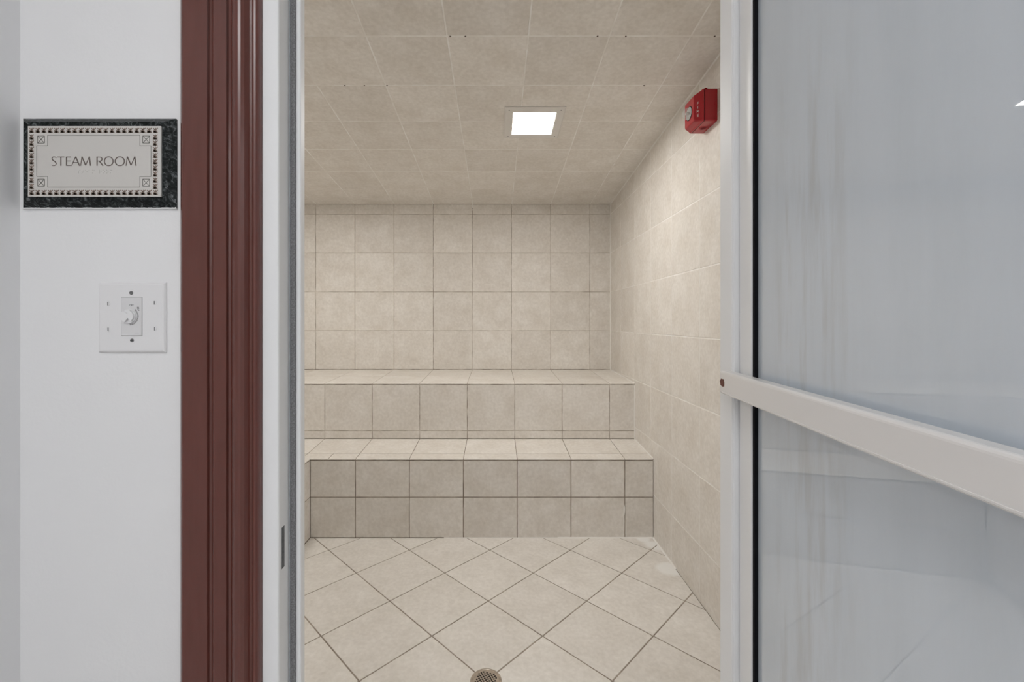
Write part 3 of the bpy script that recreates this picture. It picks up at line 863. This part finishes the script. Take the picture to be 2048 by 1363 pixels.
# ------------------------------------------------------------------ timer switch
ts = empty('timer_switch', (-0.6572, HALL_Y, CZ - 0.0556))
tag(ts, 'white twist timer switch on a square wall plate under the sign', 'wall switch')
w_, h_ = 0.0605, 0.1265
sloft('wall_plate', [(-w_, w_, 0, h_, 0.0001), (-w_, w_, 0, h_, 0.0022), (-w_ + 0.0025, w_ - 0.0025, 0.0025, h_ - 0.0025, 0.0050), (-w_ + 0.0045, w_ - 0.0045, 0.0045, h_ - 0.0045, 0.0056)], M['white_plastic'], ts)
wp = [c for c in ts.children if c.name.startswith('wall_plate')][0]
ic, iz0, iz1 = 0.0015, 0.0305, 0.0990
ins = box('timer_panel', (ic - 0.0180, -0.0072, iz0), (ic + 0.0180, -0.0050, iz1), M['grey_plastic'], ts, bevel=0.0007)
box('panel_gap', (ic - 0.0190, -0.00575, iz0 - 0.001), (ic + 0.0190, -0.0050, iz1 + 0.001), simple('gap_shadow_grey', (0.50, 0.50, 0.50), 0.7), ts)
kz, kx_ = 0.0655, ic - 0.0030
kn = bmesh.new(); disc(kn, (kx_, -0.0072, kz), 0.0128, (1, 0, 0), (0, 0, 1), (0, -1, 0), 0.0030, 32, 0.0124)
knob = from_bm('knob', kn, M['white_plastic'], ts)
# hourglass grip of the knob
prof = []
for i in range(9):
    a = math.radians(-60 + 120 * i / 8); prof.append((0.0112 * math.cos(a), 0.0112 * math.sin(a)))
prof += [(0.0015, 0.0036)]
for i in range(9):
    a = math.radians(120 + 120 * i / 8); prof.append((0.0112 * math.cos(a), 0.0112 * math.sin(a)))
prof += [(0.0015, -0.0036)]
ra = math.radians(8)
pr2 = [(a * math.cos(ra) - b * math.sin(ra), a * math.sin(ra) + b * math.cos(ra)) for a, b in prof]
prism('grip', pr2, lambda a, b, h: (kx_ + a, -h, kz + b), 0.0101, 0.0140, M['white_plastic'], knob)
# dial print
bm = bmesh.new()
for i in range(20):
    a = math.radians(50 - i * 7.2)
    c, s = math.cos(a), math.sin(a)
    p = [(kx_ + r * c + o_ * s, kz + r * s - o_ * c) for r, o_ in ((0.0138, -0.00045), (0.0138, 0.00045), (0.0164, 0.00045), (0.0164, -0.00045))]
    f = bm.faces.new([bm.verts.new((x, -0.00735, z)) for x, z in p])
    f.normal_update()
    if f.normal.y > 0: f.normal_flip()
from_bm('dial_marks', bm, M['ink'], ins, recalc=False)
def flat_at(x, y, z): return Matrix.Translation((x, y, z)) @ Matrix.Rotation(math.pi / 2, 4, 'X')
text_mesh('OFF', 0.0046, M['ink'], 'off_lettering', ins, flat_at(kx_ + 0.0032, -0.0073, kz + 0.0195), 0.0001)
for k, (x, z) in enumerate(((0.0150, 0.0160), (0.0153, 0.0132), (0.0164, 0.0106))):
    box('dial_numeral', (kx_ + x - (0.0017 if k < 2 else 0.0009), -0.00738, kz + z - 0.0006), (kx_ + x + (0.0017 if k < 2 else 0.0009), -0.0072, kz + z + 0.0006), M['ink'], ins)
box('fine_print', (ic + 0.006, -0.00735, iz0 + 0.0045), (ic + 0.014, -0.0072, iz0 + 0.0053), M['strip_light'], ins)
for (x, z) in ((0.0, h_ - 0.0190), (0.0015, 0.0220)):
    bm = bmesh.new(); disc(bm, (x, -0.0054, z), 0.0036, (1, 0, 0), (0, 0, 1), (0, -1, 0), 0.0012, 16, 0.0030)
    s1 = from_bm('screw', bm, M['screw'], ts)
    box('screw_slot', (x - 0.0026, -0.0068, z - 0.0004), (x + 0.0026, -0.0065, z + 0.0004), M['black'], s1)
for (x, z) in ((-0.0410, 0.0880), (0.0425, 0.0895), (-0.0405, 0.0420), (0.0430, 0.0430)):
    bm = bmesh.new(); disc(bm, (x, -0.0054, z), 0.0034, (1, 0, 0), (0, 0, 1), (0, -1, 0), 0.0010, 16, 0.0030)
    s1 = from_bm('plug', bm, M['white_plastic'], ts)
    box('slot', (x - 0.0011, -0.0067, z - 0.0032), (x + 0.0005, -0.0063, z + 0.0032), M['screw'], s1)

# ------------------------------------------------------------------ caulk beads and grout smears of the steam room
M['caulk'] = simple('pale_caulk', (0.90, 0.875, 0.83), 0.6)
lower = bpy.data.objects['tiled_bench']; upper = bpy.data.objects['tiled_bench.001']
def bead(parent, a, b, n1, n2, r):
    a, b, n1, n2 = Vector(a), Vector(b), Vector(n1).normalized() * r, Vector(n2).normalized() * r
    vs = [a, a + n1, a + (n1 + n2) * 0.36, a + n2, b, b + n1, b + (n1 + n2) * 0.36, b + n2]
    fs = [[0, 1, 2, 3], [4, 5, 6, 7]] + [[i, (i + 1) % 4, 4 + (i + 1) % 4, 4 + i] for i in range(4)]
    return from_data('caulk', [v - Vector(parent.location) for v in vs], fs, M['caulk'], parent)
ck = empty('trim_5', (RX, D3, 0))
tag(ck, 'thin pale caulk lines along the corners of the tiled side wall', 'caulk', kind='structure')
bead(ck, (RX, FRONT_IN, ceil_z(FRONT_IN)), (RX, D3, CEIL_BACK), (-1, 0, 0), (0, 0, -1), 0.005)
bead(ck, (RX, D3, B2B), (RX, D3, CEIL_BACK), (-1, 0, 0), (0, -1, 0), 0.0045)
bead(ck, (RX - 0.0005, D2 - 0.003, B2F), (RX - 0.0005, D3, B2B), (-1, 0, 0), (0, 0, 1), 0.004)
bead(ck, (RX - 0.0005, D1 - 0.003, B1F), (RX - 0.0005, D2, B1B), (-1, 0, 0), (0, 0, 1), 0.004)
bead(ck, (RX - 0.0005, D2, B1B), (RX - 0.0005, D2, B2F - 0.01), (-1, 0, 0), (0, -1, 0), 0.004)
bead(fl, (-0.30, D1, 0), (0.35, D1, 0), (0, -1, 0), (0, 0, 1), 0.0028)
bead(fl, (0.35, D1, 0), (RX, D1, 0), (0, -1, 0), (0, 0, 1), 0.005)
bead(fl, (RX, 2.20, 0), (RX, D1, 0), (-1, 0, 0), (0, 0, 1), 0.007)
def smear(parent, c, u, v, pts, name='grout_smear', mat='caulk'):
    c, u, v = Vector(c), Vector(u), Vector(v); n = u.cross(v).normalized()
    k = len(pts)
    vs = [c + u * a + v * b - n * 0.001 for a, b in pts] + [c + u * a * 0.8 + v * b * 0.95 + n * 0.0012 for a, b in pts]
    fs = [list(range(k, 2 * k))] + [[i, (i + 1) % k, k + (i + 1) % k, k + i] for i in range(k)]
    return from_data(name, [p - Vector(parent.location) for p in vs], fs, M[mat], parent)
def blob(w, h, k=12):
    return [(w * random.uniform(0.6, 1.2) * math.cos(2 * math.pi * i / k), h * random.uniform(0.75, 1.15) * math.sin(2 * math.pi * i / k)) for i in range(k)]
for x, z, w, h in ((-0.190, CEIL_BACK - 0.012, 0.006, 0.020), (-0.186, CEIL_BACK - 0.045, 0.005, 0.010), (-0.505, CEIL_BACK - 0.010, 0.005, 0.015)):
    smear(wb, (x, D3, z), (1, 0, 0), (0, 0, 1), blob(w, h))
smear(ce, (-0.190, D3 - 0.03, ceil_z(D3 - 0.03)), (1, 0, 0), (0, -cs, sn), blob(0.005, 0.035))
for dx, z, w, h in ((-0.006, 0.10, 0.005, 0.09), (0.006, 0.05, 0.004, 0.05), (-0.002, 0.16, 0.003, 0.03)):
    smear(lower, (GX + 2 * T + dx, D1, z), (1, 0, 0), (0, 0, 1), blob(w, h))
# chips out of the ceiling joints
M['chip'] = simple('dirty_grout_chip', (0.16, 0.11, 0.09), 0.9)
for x, y in ((-0.176, 1.674), (-0.118, 1.674), (0.383, 1.674), (0.49, 1.674), (0.827, 1.674), (-0.678, 1.974), (-0.59, 1.974), (0.66, 1.974), (-0.49, 1.974)):
    smear(ce, (x, y, ceil_z(y)), (1, 0, 0), (0, -cs, sn), blob(0.0045, 0.0028, 8), 'grout_chip', 'chip')
